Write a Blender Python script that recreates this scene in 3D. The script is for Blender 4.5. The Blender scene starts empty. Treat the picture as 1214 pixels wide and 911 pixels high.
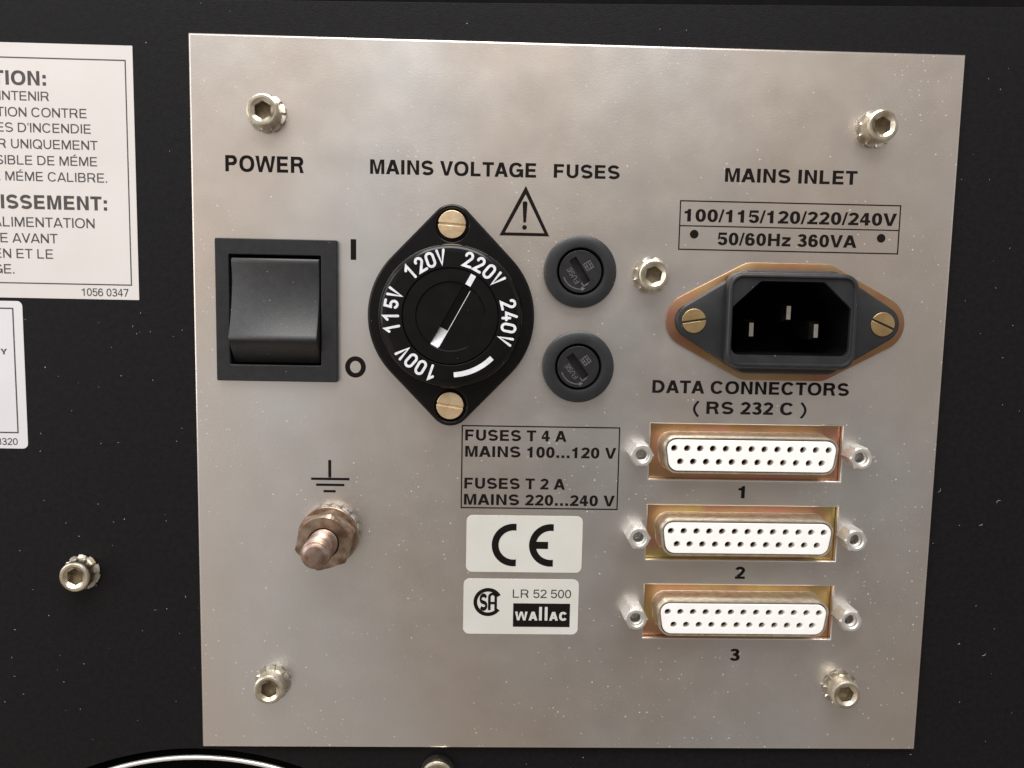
import bpy, math, random
from mathutils import Vector, Matrix

# ------------------------------------------------------------------ camera, world, lamps, exposure
S = bpy.context.scene
COL = S.collection
MM = 0.001
OX, OY = 80.0, 160.0            # plate millimetres (x right, y down, z out) -> world metres


def W(x, y, z=0.0):
    return Vector(((x - OX) * MM, -z * MM, (OY - y) * MM))


cam_d = bpy.data.cameras.new('camera')
cam = bpy.data.objects.new('camera', cam_d)
COL.objects.link(cam)
S.camera = cam
cam_d.sensor_fit = 'HORIZONTAL'
cam_d.sensor_width = 36.0
cam_d.lens = 970.0 / 1214.0 * 36.0
cam_d.clip_start = 0.005
cam_d.clip_end = 50.0
_r = Vector((0.99945714, -0.0265322, 0.01953138))
_u = Vector((-0.01668423, 0.10358747, 0.9944804))
_b = Vector((-0.02840896, -0.9942664, 0.10308857))
_m = Matrix((_r, _u, _b)).transposed().to_4x4()
_m.translation = W(62.34, 52.66, 174.47)
cam.matrix_world = _m

world = bpy.data.worlds.new('World')
S.world = world
world.use_nodes = True


def build_world():
    nt = world.node_tree
    n, l = nt.nodes, nt.links
    bg = n['Background']
    tc = n.new('ShaderNodeTexCoord')
    sep = n.new('ShaderNodeSeparateXYZ')
    l.new(tc.outputs['Generated'], sep.inputs[0])
    # the room: dim warm floor, mid-toned walls, pale ceiling
    mr = n.new('ShaderNodeMapRange')
    mr.inputs[1].default_value, mr.inputs[2].default_value = -1, 1
    l.new(sep.outputs['Z'], mr.inputs[0])
    cr = n.new('ShaderNodeValToRGB')
    e = cr.color_ramp.elements
    e[0].position, e[0].color = 0.0, (*WORLD_LOW, 1)
    e[1].position, e[1].color = 1.0, (*WORLD_HIGH, 1)
    m = e.new(0.42); m.color = (*WORLD_MID0, 1)
    m = e.new(0.62); m.color = (*WORLD_MID1, 1)
    m = e.new(0.82); m.color = (*WORLD_MID2, 1)
    l.new(mr.outputs[0], cr.inputs[0])
    # noise patches, dark warm to pale, added for mottled reflections in the metal
    no = n.new('ShaderNodeTexNoise')
    no.inputs['Scale'].default_value = 3.4
    no.inputs['Detail'].default_value = 1.5
    l.new(tc.outputs['Generated'], no.inputs['Vector'])
    c2 = n.new('ShaderNodeValToRGB')
    e = c2.color_ramp.elements
    e[0].position, e[0].color = 0.36, (0.60, 0.50, 0.42, 1)
    e[1].position, e[1].color = 0.64, (1.16, 1.16, 1.18, 1)
    m = e.new(0.5); m.color = (0.98, 0.95, 0.93, 1)
    l.new(no.outputs['Fac'], c2.inputs[0])
    mx = n.new('ShaderNodeMix'); mx.data_type = 'RGBA'; mx.blend_type = 'MULTIPLY'
    mx.inputs['Factor'].default_value = 1.0
    l.new(cr.outputs[0], mx.inputs['A']); l.new(c2.outputs[0], mx.inputs['B'])
    # the dark clothes of whoever stands in front of the case
    dt = n.new('ShaderNodeVectorMath'); dt.operation = 'DOT_PRODUCT'
    l.new(tc.outputs['Generated'], dt.inputs[0]); dt.inputs[1].default_value = Vector((0.16, -1.0, -0.20)).normalized()
    ms = n.new('ShaderNodeMapRange'); ms.interpolation_type = 'SMOOTHSTEP'
    ms.inputs[1].default_value, ms.inputs[2].default_value = 0.84, 0.985
    ms.inputs[3].default_value, ms.inputs[4].default_value = 1.0, PERSON
    l.new(dt.outputs['Value'], ms.inputs[0])
    m2 = n.new('ShaderNodeMix'); m2.data_type = 'RGBA'; m2.blend_type = 'MULTIPLY'
    m2.inputs['Factor'].default_value = 1.0
    l.new(mx.outputs['Result'], m2.inputs['A']); l.new(ms.outputs[0], m2.inputs['B'])
    # added gradient: surroundings darken towards the right, dimming the right-hand reflections
    mg = n.new('ShaderNodeMapRange')
    mg.inputs[1].default_value, mg.inputs[2].default_value = -0.6, 0.6
    mg.inputs[3].default_value, mg.inputs[4].default_value = 1.06, 0.60
    l.new(sep.outputs['X'], mg.inputs[0])
    m3 = n.new('ShaderNodeMix'); m3.data_type = 'RGBA'; m3.blend_type = 'MULTIPLY'
    m3.inputs['Factor'].default_value = 1.0
    l.new(m2.outputs['Result'], m3.inputs['A']); l.new(mg.outputs[0], m3.inputs['B'])
    l.new(m3.outputs['Result'], bg.inputs['Color'])
    bg.inputs['Strength'].default_value = WORLD_STRENGTH


WORLD_LOW = (0.44, 0.39, 0.34)
WORLD_MID2 = (0.90, 0.90, 0.92)
WORLD_MID0 = (0.68, 0.63, 0.58)
WORLD_MID1 = (0.84, 0.82, 0.80)
WORLD_HIGH = (1.7, 1.7, 1.75)
WORLD_STRENGTH = 1.0
PERSON = 0.40
build_world()


def area(name, loc, target, sx, sy, power, col):
    d = bpy.data.lights.new(name, 'AREA')
    d.shape = 'RECTANGLE'
    d.size, d.size_y, d.energy, d.color = sx, sy, power, col
    o = bpy.data.objects.new(name, d)
    COL.objects.link(o)
    o.location = loc
    o.rotation_euler = (Vector(target) - Vector(loc)).to_track_quat('-Z', 'Y').to_euler()
    return o


area('ceiling_light', (-0.04, -0.38, 0.66), (0.0, 0.0, 0.09), 0.60, 0.35, 6.2, (1.0, 0.985, 0.965))
area('left_fill_light', (-0.75, -0.45, 0.30), (0.0, 0.0, 0.08), 0.40, 0.60, 2.0, (0.95, 0.97, 1.0))  # unseen soft fill from the left, added to brighten the left-hand edges

S.view_settings.view_transform = 'Standard'
S.view_settings.look = 'None'
S.view_settings.exposure = 0.0
S.view_settings.gamma = 1.0
S.view_settings.use_curve_mapping = False

# ------------------------------------------------------------------ materials
MATS = {}


def mat(name, base, rough=0.5, metal=0.0, vary=None, vscale=300.0, bump=0.0, bscale=2500.0, stretch=(1, 1, 1),
        dust=0.0, dscale=700.0, rvary=0.0, coat=0.0, spec=0.5, ramp=None, rscale=60.0, dsize=0.22, rdist=0.0):
    """base colour, varied by noise towards `vary`, with optional dust specks and fine bump"""
    m = bpy.data.materials.new(name)
    m.use_nodes = True
    nt = m.node_tree
    n, l = nt.nodes, nt.links
    p = n['Principled BSDF']
    p.inputs['Base Color'].default_value = (*base, 1)
    p.inputs['Roughness'].default_value = rough
    p.inputs['Metallic'].default_value = metal
    p.inputs['Specular IOR Level'].default_value = spec
    if coat:
        p.inputs['Coat Weight'].default_value = coat
        p.inputs['Coat Roughness'].default_value = 0.12
    tc = n.new('ShaderNodeTexCoord')
    oi = n.new('ShaderNodeObjectInfo')
    off = n.new('ShaderNodeVectorMath'); off.operation = 'ADD'
    sc = n.new('ShaderNodeVectorMath'); sc.operation = 'SCALE'
    cmb = n.new('ShaderNodeCombineXYZ')
    for k in range(3):
        l.new(oi.outputs['Random'], cmb.inputs[k])
    l.new(cmb.outputs[0], sc.inputs[0]); sc.inputs['Scale'].default_value = 0.7
    l.new(tc.outputs['Object'], off.inputs[0]); l.new(sc.outputs[0], off.inputs[1])
    vec = off.outputs[0]
    mp = n.new('ShaderNodeMapping')
    mp.inputs['Scale'].default_value = stretch
    l.new(vec, mp.inputs['Vector'])
    col = None

    def noise(scale, detail=4.0, v=vec, dist=0.0):
        x = n.new('ShaderNodeTexNoise')
        x.inputs['Scale'].default_value = scale
        x.inputs['Detail'].default_value = detail
        x.inputs['Distortion'].default_value = dist
        l.new(v, x.inputs['Vector'])
        return x.outputs['Fac']

    if ramp:
        cr = n.new('ShaderNodeValToRGB')
        e = cr.color_ramp.elements
        e[0].position, e[0].color = ramp[0][0], (*ramp[0][1], 1)
        e[1].position, e[1].color = ramp[-1][0], (*ramp[-1][1], 1)
        for q, c in ramp[1:-1]:
            k = e.new(q); k.color = (*c, 1)
        l.new(noise(rscale, 2.5, dist=rdist), cr.inputs[0])
        col = cr.outputs[0]
    if vary:
        mx = n.new('ShaderNodeMix'); mx.data_type = 'RGBA'
        mr = n.new('ShaderNodeMapRange')
        mr.inputs[1].default_value, mr.inputs[2].default_value = 0.34, 0.66
        l.new(noise(vscale, 5.0, mp.outputs[0]), mr.inputs[0])
        l.new(mr.outputs[0], mx.inputs['Factor'])
        if col:
            l.new(col, mx.inputs['A'])
        else:
            mx.inputs['A'].default_value = (*base, 1)
        mx.inputs['B'].default_value = (*vary, 1)
        if col:
            ml = n.new('ShaderNodeMath'); ml.operation = 'MULTIPLY'
            l.new(mr.outputs[0], ml.inputs[0]); ml.inputs[1].default_value = 0.45
            l.new(ml.outputs[0], mx.inputs['Factor'])
        col = mx.outputs['Result']
    if dust:
        vo = n.new('ShaderNodeTexVoronoi')
        vo.inputs['Scale'].default_value = dscale
        l.new(vec, vo.inputs['Vector'])
        sx = n.new('ShaderNodeSeparateXYZ')
        l.new(vo.outputs['Color'], sx.inputs[0])
        # a speck only in some cells, each with a size of its own; more of them in some areas
        dens = n.new('ShaderNodeMapRange')
        dens.inputs[1].default_value, dens.inputs[2].default_value = 0.42, 0.66
        dens.inputs[3].default_value, dens.inputs[4].default_value = 1.0 - dust * 0.2, 1.0 - dust
        l.new(noise(38.0, 2.0), dens.inputs[0])
        has = n.new('ShaderNodeMath'); has.operation = 'GREATER_THAN'
        l.new(sx.outputs[0], has.inputs[0]); l.new(dens.outputs[0], has.inputs[1])
        pw = n.new('ShaderNodeMath'); pw.operation = 'POWER'
        l.new(sx.outputs[1], pw.inputs[0]); pw.inputs[1].default_value = 3.0
        sz = n.new('ShaderNodeMath'); sz.operation = 'MULTIPLY_ADD'
        l.new(pw.outputs[0], sz.inputs[0]); sz.inputs[1].default_value = dsize; sz.inputs[2].default_value = dsize * 0.45
        lt = n.new('ShaderNodeMath'); lt.operation = 'LESS_THAN'
        l.new(vo.outputs['Distance'], lt.inputs[0]); l.new(sz.outputs[0], lt.inputs[1])
        an = n.new('ShaderNodeMath'); an.operation = 'MULTIPLY'
        l.new(has.outputs[0], an.inputs[0]); l.new(lt.outputs[0], an.inputs[1])
        am = n.new('ShaderNodeMath'); am.operation = 'MULTIPLY'
        l.new(an.outputs[0], am.inputs[0])
        fr = n.new('ShaderNodeMapRange'); fr.inputs[3].default_value = 0.35; fr.inputs[4].default_value = 1.0
        l.new(sx.outputs[2], fr.inputs[0]); l.new(fr.outputs[0], am.inputs[1])
        mx = n.new('ShaderNodeMix'); mx.data_type = 'RGBA'
        l.new(am.outputs[0], mx.inputs['Factor'])
        if col:
            l.new(col, mx.inputs['A'])
        else:
            mx.inputs['A'].default_value = (*base, 1)
        mx.inputs['B'].default_value = (0.62, 0.60, 0.57, 1)
        col = mx.outputs['Result']
        if metal:
            iv = n.new('ShaderNodeMath'); iv.operation = 'MULTIPLY_ADD'
            l.new(am.outputs[0], iv.inputs[0]); iv.inputs[1].default_value = -metal; iv.inputs[2].default_value = metal
            l.new(iv.outputs[0], p.inputs['Metallic'])
    if col:
        l.new(col, p.inputs['Base Color'])
    if rvary:
        mr = n.new('ShaderNodeMapRange')
        mr.inputs[1].default_value, mr.inputs[2].default_value = 0.3, 0.7
        mr.inputs[3].default_value, mr.inputs[4].default_value = rough - rvary, rough + rvary
        l.new(noise(130.0, 5.0), mr.inputs[0])
        l.new(mr.outputs[0], p.inputs['Roughness'])
    if bump:
        b = n.new('ShaderNodeBump')
        b.inputs['Strength'].default_value = bump
        b.inputs['Distance'].default_value = 0.0001
        l.new(noise(bscale, 3.0, mp.outputs[0]), b.inputs['Height'])
        l.new(b.outputs[0], p.inputs['Normal'])
    MATS[name] = m
    return m


mat('dull_plate_metal', (0.70, 0.70, 0.695), 0.32, 0.94, vary=(0.66, 0.59, 0.525), vscale=22, bump=0.2, bscale=5600,
    stretch=(1.0, 0.55, 1.0), dust=1.25, dscale=1000, rvary=0.03, dsize=0.125)
mat('black_powder_coat', (0.0058, 0.0055, 0.0060), 0.5, vary=(0.0082, 0.0077, 0.0082), vscale=900, bump=0.55, bscale=3200,
    dust=0.3, dscale=700, dsize=0.06, spec=0.13)
mat('case_inside', (0.003, 0.003, 0.003), 0.9, vary=(0.005, 0.0045, 0.0045), spec=0.1)
mat('black_ink', (0.0085, 0.0065, 0.006), 0.5, vary=(0.010, 0.008, 0.0075), vscale=1500, spec=0.06)
mat('grey_plastic', (0.0135, 0.0136, 0.0145), 0.45, spec=0.3, vary=(0.018, 0.0181, 0.0193), vscale=500, bump=0.25, bscale=3500, dust=0.3, dscale=1100, dsize=0.07)
mat('rocker_plastic', (0.0195, 0.02, 0.0212), 0.42, vary=(0.026, 0.0265, 0.028), vscale=700, bump=0.22, bscale=5200, dust=0.6, dscale=1500, dsize=0.09)
mat('blue_grey_plastic', (0.0155, 0.0162, 0.0182), 0.36, spec=0.42, vary=(0.021, 0.0217, 0.0242), vscale=300, bump=0.2, bscale=3000, dust=0.25, dscale=1100, dsize=0.08)
mat('glossy_black_plastic', (0.0028, 0.0026, 0.0027), 0.14, spec=0.28, vary=(0.0045, 0.004, 0.004), vscale=300, rvary=0.05, dust=0.35, dscale=1100, dsize=0.06)
mat('dark_cap_plastic', (0.010, 0.010, 0.011), 0.33, vary=(0.016, 0.016, 0.017), vscale=600, bump=0.15)
mat('void_black', (0.002, 0.0019, 0.0018), 0.9, vary=(0.003, 0.0028, 0.0027), spec=0.04)
mat('pale_grey_print', (0.12, 0.12, 0.125), 0.5, vary=(0.08, 0.08, 0.085), vscale=1500)
mat('white_paint', (0.72, 0.73, 0.76), 0.45, vary=(0.58, 0.60, 0.64), vscale=900)
mat('white_plastic', (0.88, 0.88, 0.87), 0.4, vary=(0.84, 0.83, 0.81), vscale=300)
mat('sticker_paper', (0.57, 0.57, 0.535), 0.5, vary=(0.54, 0.535, 0.49), vscale=120, bump=0.1, bscale=900)
mat('label_paper', (0.60, 0.575, 0.555), 0.5, vary=(0.575, 0.545, 0.52), vscale=60, bump=0.1, bscale=600)
mat('bluish_label_paper', (0.62, 0.61, 0.625), 0.5, vary=(0.59, 0.58, 0.595), vscale=60, bump=0.1, bscale=600)
mat('label_ink', (0.035, 0.03, 0.03), 0.5, vary=(0.06, 0.052, 0.05), vscale=1200)
mat('zinc_steel', (0.72, 0.68, 0.575), 0.30, 1.0, vary=(0.47, 0.41, 0.31), vscale=420, bump=0.25, bscale=1500, rvary=0.1)
mat('bright_zinc', (0.66, 0.63, 0.57), 0.30, 1.0, vary=(0.42, 0.37, 0.29), vscale=420, bump=0.2, bscale=1500, rvary=0.08)
mat('nickel', (0.68, 0.665, 0.635), 0.42, 0.72, vary=(0.56, 0.54, 0.505), vscale=250, bump=0.1, bscale=1500, rvary=0.06)
mat('brass', (0.60, 0.44, 0.22), 0.36, 0.95, vary=(0.46, 0.31, 0.14), vscale=350, bump=0.25, bscale=1800, rvary=0.08)
mat('pale_brass', (0.84, 0.68, 0.46), 0.38, 0.9, vary=(0.68, 0.50, 0.30), vscale=350, bump=0.25, bscale=1800, rvary=0.08)
mat('worn_copper', (0.50, 0.40, 0.31), 0.36, 0.95, vary=(0.24, 0.155, 0.105), vscale=420, bump=0.3, bscale=1500, rvary=0.08)
mat('worn_stud', (0.44, 0.345, 0.30), 0.36, 0.92, vary=(0.22, 0.135, 0.095), vscale=420, bump=0.3, bscale=1500, rvary=0.08)
CU, RD, GO, OL, BR = (0.66, 0.36, 0.21), (0.68, 0.33, 0.25), (0.74, 0.54, 0.22), (0.50, 0.48, 0.13), (0.52, 0.33, 0.16)
for _k, _ramp in (('red', [(0.36, RD), (0.46, CU), (0.54, BR), (0.64, RD)]), ('olive', [(0.34, OL), (0.44, GO), (0.52, RD), (0.60, GO), (0.70, OL)]), ('pink', [(0.34, RD), (0.45, CU), (0.54, GO), (0.66, RD)])):
    mat(_k + '_chromate', BR, 0.34, 1.0, vary=(0.50, 0.32, 0.16), vscale=260, bump=0.12, bscale=1200, rvary=0.06, ramp=_ramp, rscale=60)
mat('copper_chromate', (0.5, 0.3, 0.2), 0.36, 1.0, vary=(0.42, 0.26, 0.14), vscale=150, bump=0.1, bscale=1200, rvary=0.06,
    ramp=[(0.36, (0.34, 0.165, 0.12)), (0.50, (0.36, 0.205, 0.105)), (0.64, (0.40, 0.295, 0.165))], rscale=60)
mat('tin_shell', (0.70, 0.64, 0.54), 0.38, 0.9, vary=(0.54, 0.46, 0.34), vscale=700, bump=0.2, bscale=2600, rvary=0.06)
mat('socket_brown', (0.15, 0.12, 0.08), 0.5, 0.5, vary=(0.24, 0.19, 0.12), vscale=900)  # dull brown for the socket floor, darker than the screw head
mat('lint', (0.42, 0.41, 0.39), 0.8, vary=(0.30, 0.29, 0.28), vscale=900)
mat('chrome', (0.92, 0.91, 0.89), 0.3, 0.75, vary=(0.86, 0.84, 0.81), vscale=200)
mat('contact_metal', (0.42, 0.31, 0.21), 0.4, 1.0, vary=(0.25, 0.17, 0.11), vscale=600)
mat('pin_metal', (0.92, 0.91, 0.88), 0.2, 1.0, vary=(0.74, 0.70, 0.60), vscale=500)

# ------------------------------------------------------------------ mesh helpers (local mm: x right, y up, z out)
ROT = (math.pi / 2, 0, 0)
rnd = random.Random(7)


def thing(name, label, cat, x, y, z=0.0, group=None):
    o = bpy.data.objects.new(name, None)
    COL.objects.link(o)
    o.location = W(x, y, z)
    o.rotation_euler = ROT
    o.empty_display_size = 0.004
    o['label'], o['category'] = label, cat
    if group:
        o['group'] = group
    return o


def finish(name, me, m, parent, smooth=35.0, at=None):
    me.name = name
    me.materials.clear()
    me.materials.append(MATS[m])
    if smooth:
        for p in me.polygons:
            p.use_smooth = True
        me.set_sharp_from_angle(angle=math.radians(smooth))
    o = bpy.data.objects.new(name, me)
    COL.objects.link(o)
    if parent is not None:
        o.parent = parent
    else:
        o.rotation_euler = ROT
    if at is not None:
        o.location = Vector(at) * MM if parent is not None else W(*at)
    return o


def raw(verts, faces):
    me = bpy.data.meshes.new('m')
    me.from_pydata([tuple(c * MM for c in v) for v in verts], [], faces)
    me.update()
    return me


def flat(polys, z0, z1, bevel=0.0, res=2):
    """filled outlines (even-odd) extruded from z0 to z1, edges rounded by `bevel`"""
    cu = bpy.data.curves.new('c', 'CURVE')
    cu.dimensions = '2D'
    cu.fill_mode = 'BOTH'
    h = (z1 - z0) / 2
    cu.extrude = max(h - bevel, 1e-4)
    if bevel:
        cu.bevel_depth = bevel
        cu.bevel_resolution = res
        cu.offset = -bevel
    for pl in polys:
        s = cu.splines.new('POLY')
        s.points.add(len(pl) - 1)
        for k, (x, y) in enumerate(pl):
            s.points[k].co = (x, y, 0, 1)
        s.use_cyclic_u = True
    o = bpy.data.objects.new('c', cu)
    COL.objects.link(o)
    dg = bpy.context.evaluated_depsgraph_get()
    me = bpy.data.meshes.new_from_object(o.evaluated_get(dg))
    bpy.data.objects.remove(o)
    bpy.data.curves.remove(cu)
    me.transform(Matrix.Translation((0, 0, (z0 + z1) / 2)))
    me.transform(Matrix.Scale(MM, 4))
    return me


def loft(secs, cap0=True, cap1=True, ring=False):
    """skin between outlines of equal point count: secs = [(poly, z or list of z)]"""
    n = len(secs[0][0])
    vs, fs = [], []
    for pl, z in secs:
        for k, (x, y) in enumerate(pl):
            vs.append((x, y, z[k] if isinstance(z, (list, tuple)) else z))
    for i in range(len(secs) - 1):
        for k in range(n):
            a, b = i * n + k, i * n + (k + 1) % n
            fs.append((a, b, b + n, a + n))
    if cap0:
        fs.append(tuple(reversed(range(n))))
    if cap1:
        fs.append(tuple(range((len(secs) - 1) * n, len(secs) * n)))
    return raw(vs, fs)


def circle(r, n=48, cx=0.0, cy=0.0, a0=0.0):
    return [(cx + r * math.cos(a0 + 2 * math.pi * k / n), cy + r * math.sin(a0 + 2 * math.pi * k / n)) for k in range(n)]


def lathe(prof, n=64, cap0=False, cap1=False):
    return loft([(circle(max(r, 1e-3), n), z) for r, z in prof], cap0, cap1)


def join(*ms):
    vs, fs = [], []
    for me in ms:
        b = len(vs)
        vs += [tuple(c / MM for c in v.co) for v in me.vertices]
        fs += [tuple(b + i for i in p.vertices) for p in me.polygons]
    return raw(vs, fs)


def moved(me, x=0, y=0, z=0, rot=0.0):
    me.transform(Matrix.Translation((x * MM, y * MM, z * MM)) @ Matrix.Rotation(rot, 4, 'Z'))
    return me


def rect(x0, y0, x1, y1):
    return [(x0, y0), (x1, y0), (x1, y1), (x0, y1)]


def rounded(pts, r, n=6):
    """convex polygon (counter-clockwise) with rounded corners"""
    out = []
    N = len(pts)
    for i in range(N):
        p, a, b = Vector(pts[i]), Vector(pts[i - 1]), Vector(pts[(i + 1) % N])
        u, v = (a - p).normalized(), (b - p).normalized()
        half = math.acos(max(-1, min(1, u.dot(v)))) / 2
        rr = r[i] if isinstance(r, (list, tuple)) else r
        c = p + (u + v).normalized() * (rr / math.sin(half))
        t0, t1 = p + u * (rr / math.tan(half)) - c, p + v * (rr / math.tan(half)) - c
        a0, a1 = math.atan2(t0.y, t0.x), math.atan2(t1.y, t1.x)
        while a1 < a0:
            a1 += 2 * math.pi
        for k in range(n + 1):
            q = a0 + (a1 - a0) * k / n
            out.append((c.x + rr * math.cos(q), c.y + rr * math.sin(q)))
    return out


def hull(pts):
    pts = sorted(set((round(x, 4), round(y, 4)) for x, y in pts))

    def half(ps):
        h = []
        for p in ps:
            while len(h) > 1 and (h[-1][0] - h[-2][0]) * (p[1] - h[-2][1]) - (h[-1][1] - h[-2][1]) * (p[0] - h[-2][0]) <= 1e-9:
                h.pop()
            h.append(p)
        return h
    return half(pts)[:-1] + half(pts[::-1])[:-1]


def frame(x0, y0, x1, y1, t):
    return [rect(x0, y0, x1, y1), rect(x0 + t, y0 + t, x1 - t, y1 - t)]


def arc(cx, cy, r, a0, a1, n=24):
    return [(cx + r * math.cos(math.radians(a0 + (a1 - a0) * k / n)), cy + r * math.sin(math.radians(a0 + (a1 - a0) * k / n))) for k in range(n + 1)]


def stroke(path, w, closed=False, cap='round'):
    """outline(s) of a pen line of width w along a path"""
    P = [Vector(p) for p in path]
    n = len(P)
    L, R = [], []
    for i in range(n):
        if closed:
            a, b = P[i - 1], P[(i + 1) % n]
        else:
            a, b = P[max(i - 1, 0)], P[min(i + 1, n - 1)]
        d0 = (P[i] - a).normalized() if (P[i] - a).length > 1e-9 else (b - P[i]).normalized()
        d1 = (b - P[i]).normalized() if (b - P[i]).length > 1e-9 else d0
        n0, n1 = Vector((-d0.y, d0.x)), Vector((-d1.y, d1.x))
        mt = (n0 + n1)
        mt = mt / max(mt.length_squared / 2, 0.35)
        L.append(P[i] + mt * w / 2)
        R.append(P[i] - mt * w / 2)
    if closed:
        return [[tuple(p) for p in L], [tuple(p) for p in R]]
    pl = [tuple(p) for p in R]
    if cap == 'round':
        d = (P[-1] - P[-2]).normalized(); a = math.degrees(math.atan2(d.y, d.x))
        pl += arc(P[-1].x, P[-1].y, w / 2, a - 90, a + 90, 8)[1:-1]
    pl += [tuple(p) for p in reversed(L)]
    if cap == 'round':
        d = (P[0] - P[1]).normalized(); a = math.degrees(math.atan2(d.y, d.x))
        pl += arc(P[0].x, P[0].y, w / 2, a - 90, a + 90, 8)[1:-1]
    return [pl]


# ------------------------------------------------------------------ lettering: grotesque capitals and figures drawn from bands and polygons, cap height 1
def band(cx, cy, rx, ry, tv, th, a0, a1, n=22, pw=2.25):
    """elliptic pen band between two angles, stems tv wide, level strokes th high"""
    def pt(a, x, y):
        c, s = math.cos(math.radians(a)), math.sin(math.radians(a))
        return (cx + x * math.copysign(abs(c) ** (2 / pw), c), cy + y * math.copysign(abs(s) ** (2 / pw), s))
    A = [a0 + (a1 - a0) * k / n for k in range(n + 1)]
    return [pt(a, rx, ry) for a in A] + [pt(a, rx - tv, ry - th) for a in reversed(A)]


def oval(cx, cy, rx, ry, n=40, pw=2.25):
    return [(cx + rx * math.copysign(abs(math.cos(2 * math.pi * k / n)) ** (2 / pw), math.cos(2 * math.pi * k / n)),
             cy + ry * math.copysign(abs(math.sin(2 * math.pi * k / n)) ** (2 / pw), math.sin(2 * math.pi * k / n))) for k in range(n)]


def bowl(x0, x1, y0, y1, r, n=10):
    """D-shape: straight left side, rounded right side"""
    ry = (y1 - y0) / 2
    return [(x0, y0), (x1 - r, y0)] + [(x1 - r + r * math.cos(math.radians(-90 + 180 * k / (2 * n))), (y0 + y1) / 2 + ry * math.sin(math.radians(-90 + 180 * k / (2 * n)))) for k in range(1, 2 * n)] + [(x1 - r, y1), (x0, y1)]


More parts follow.
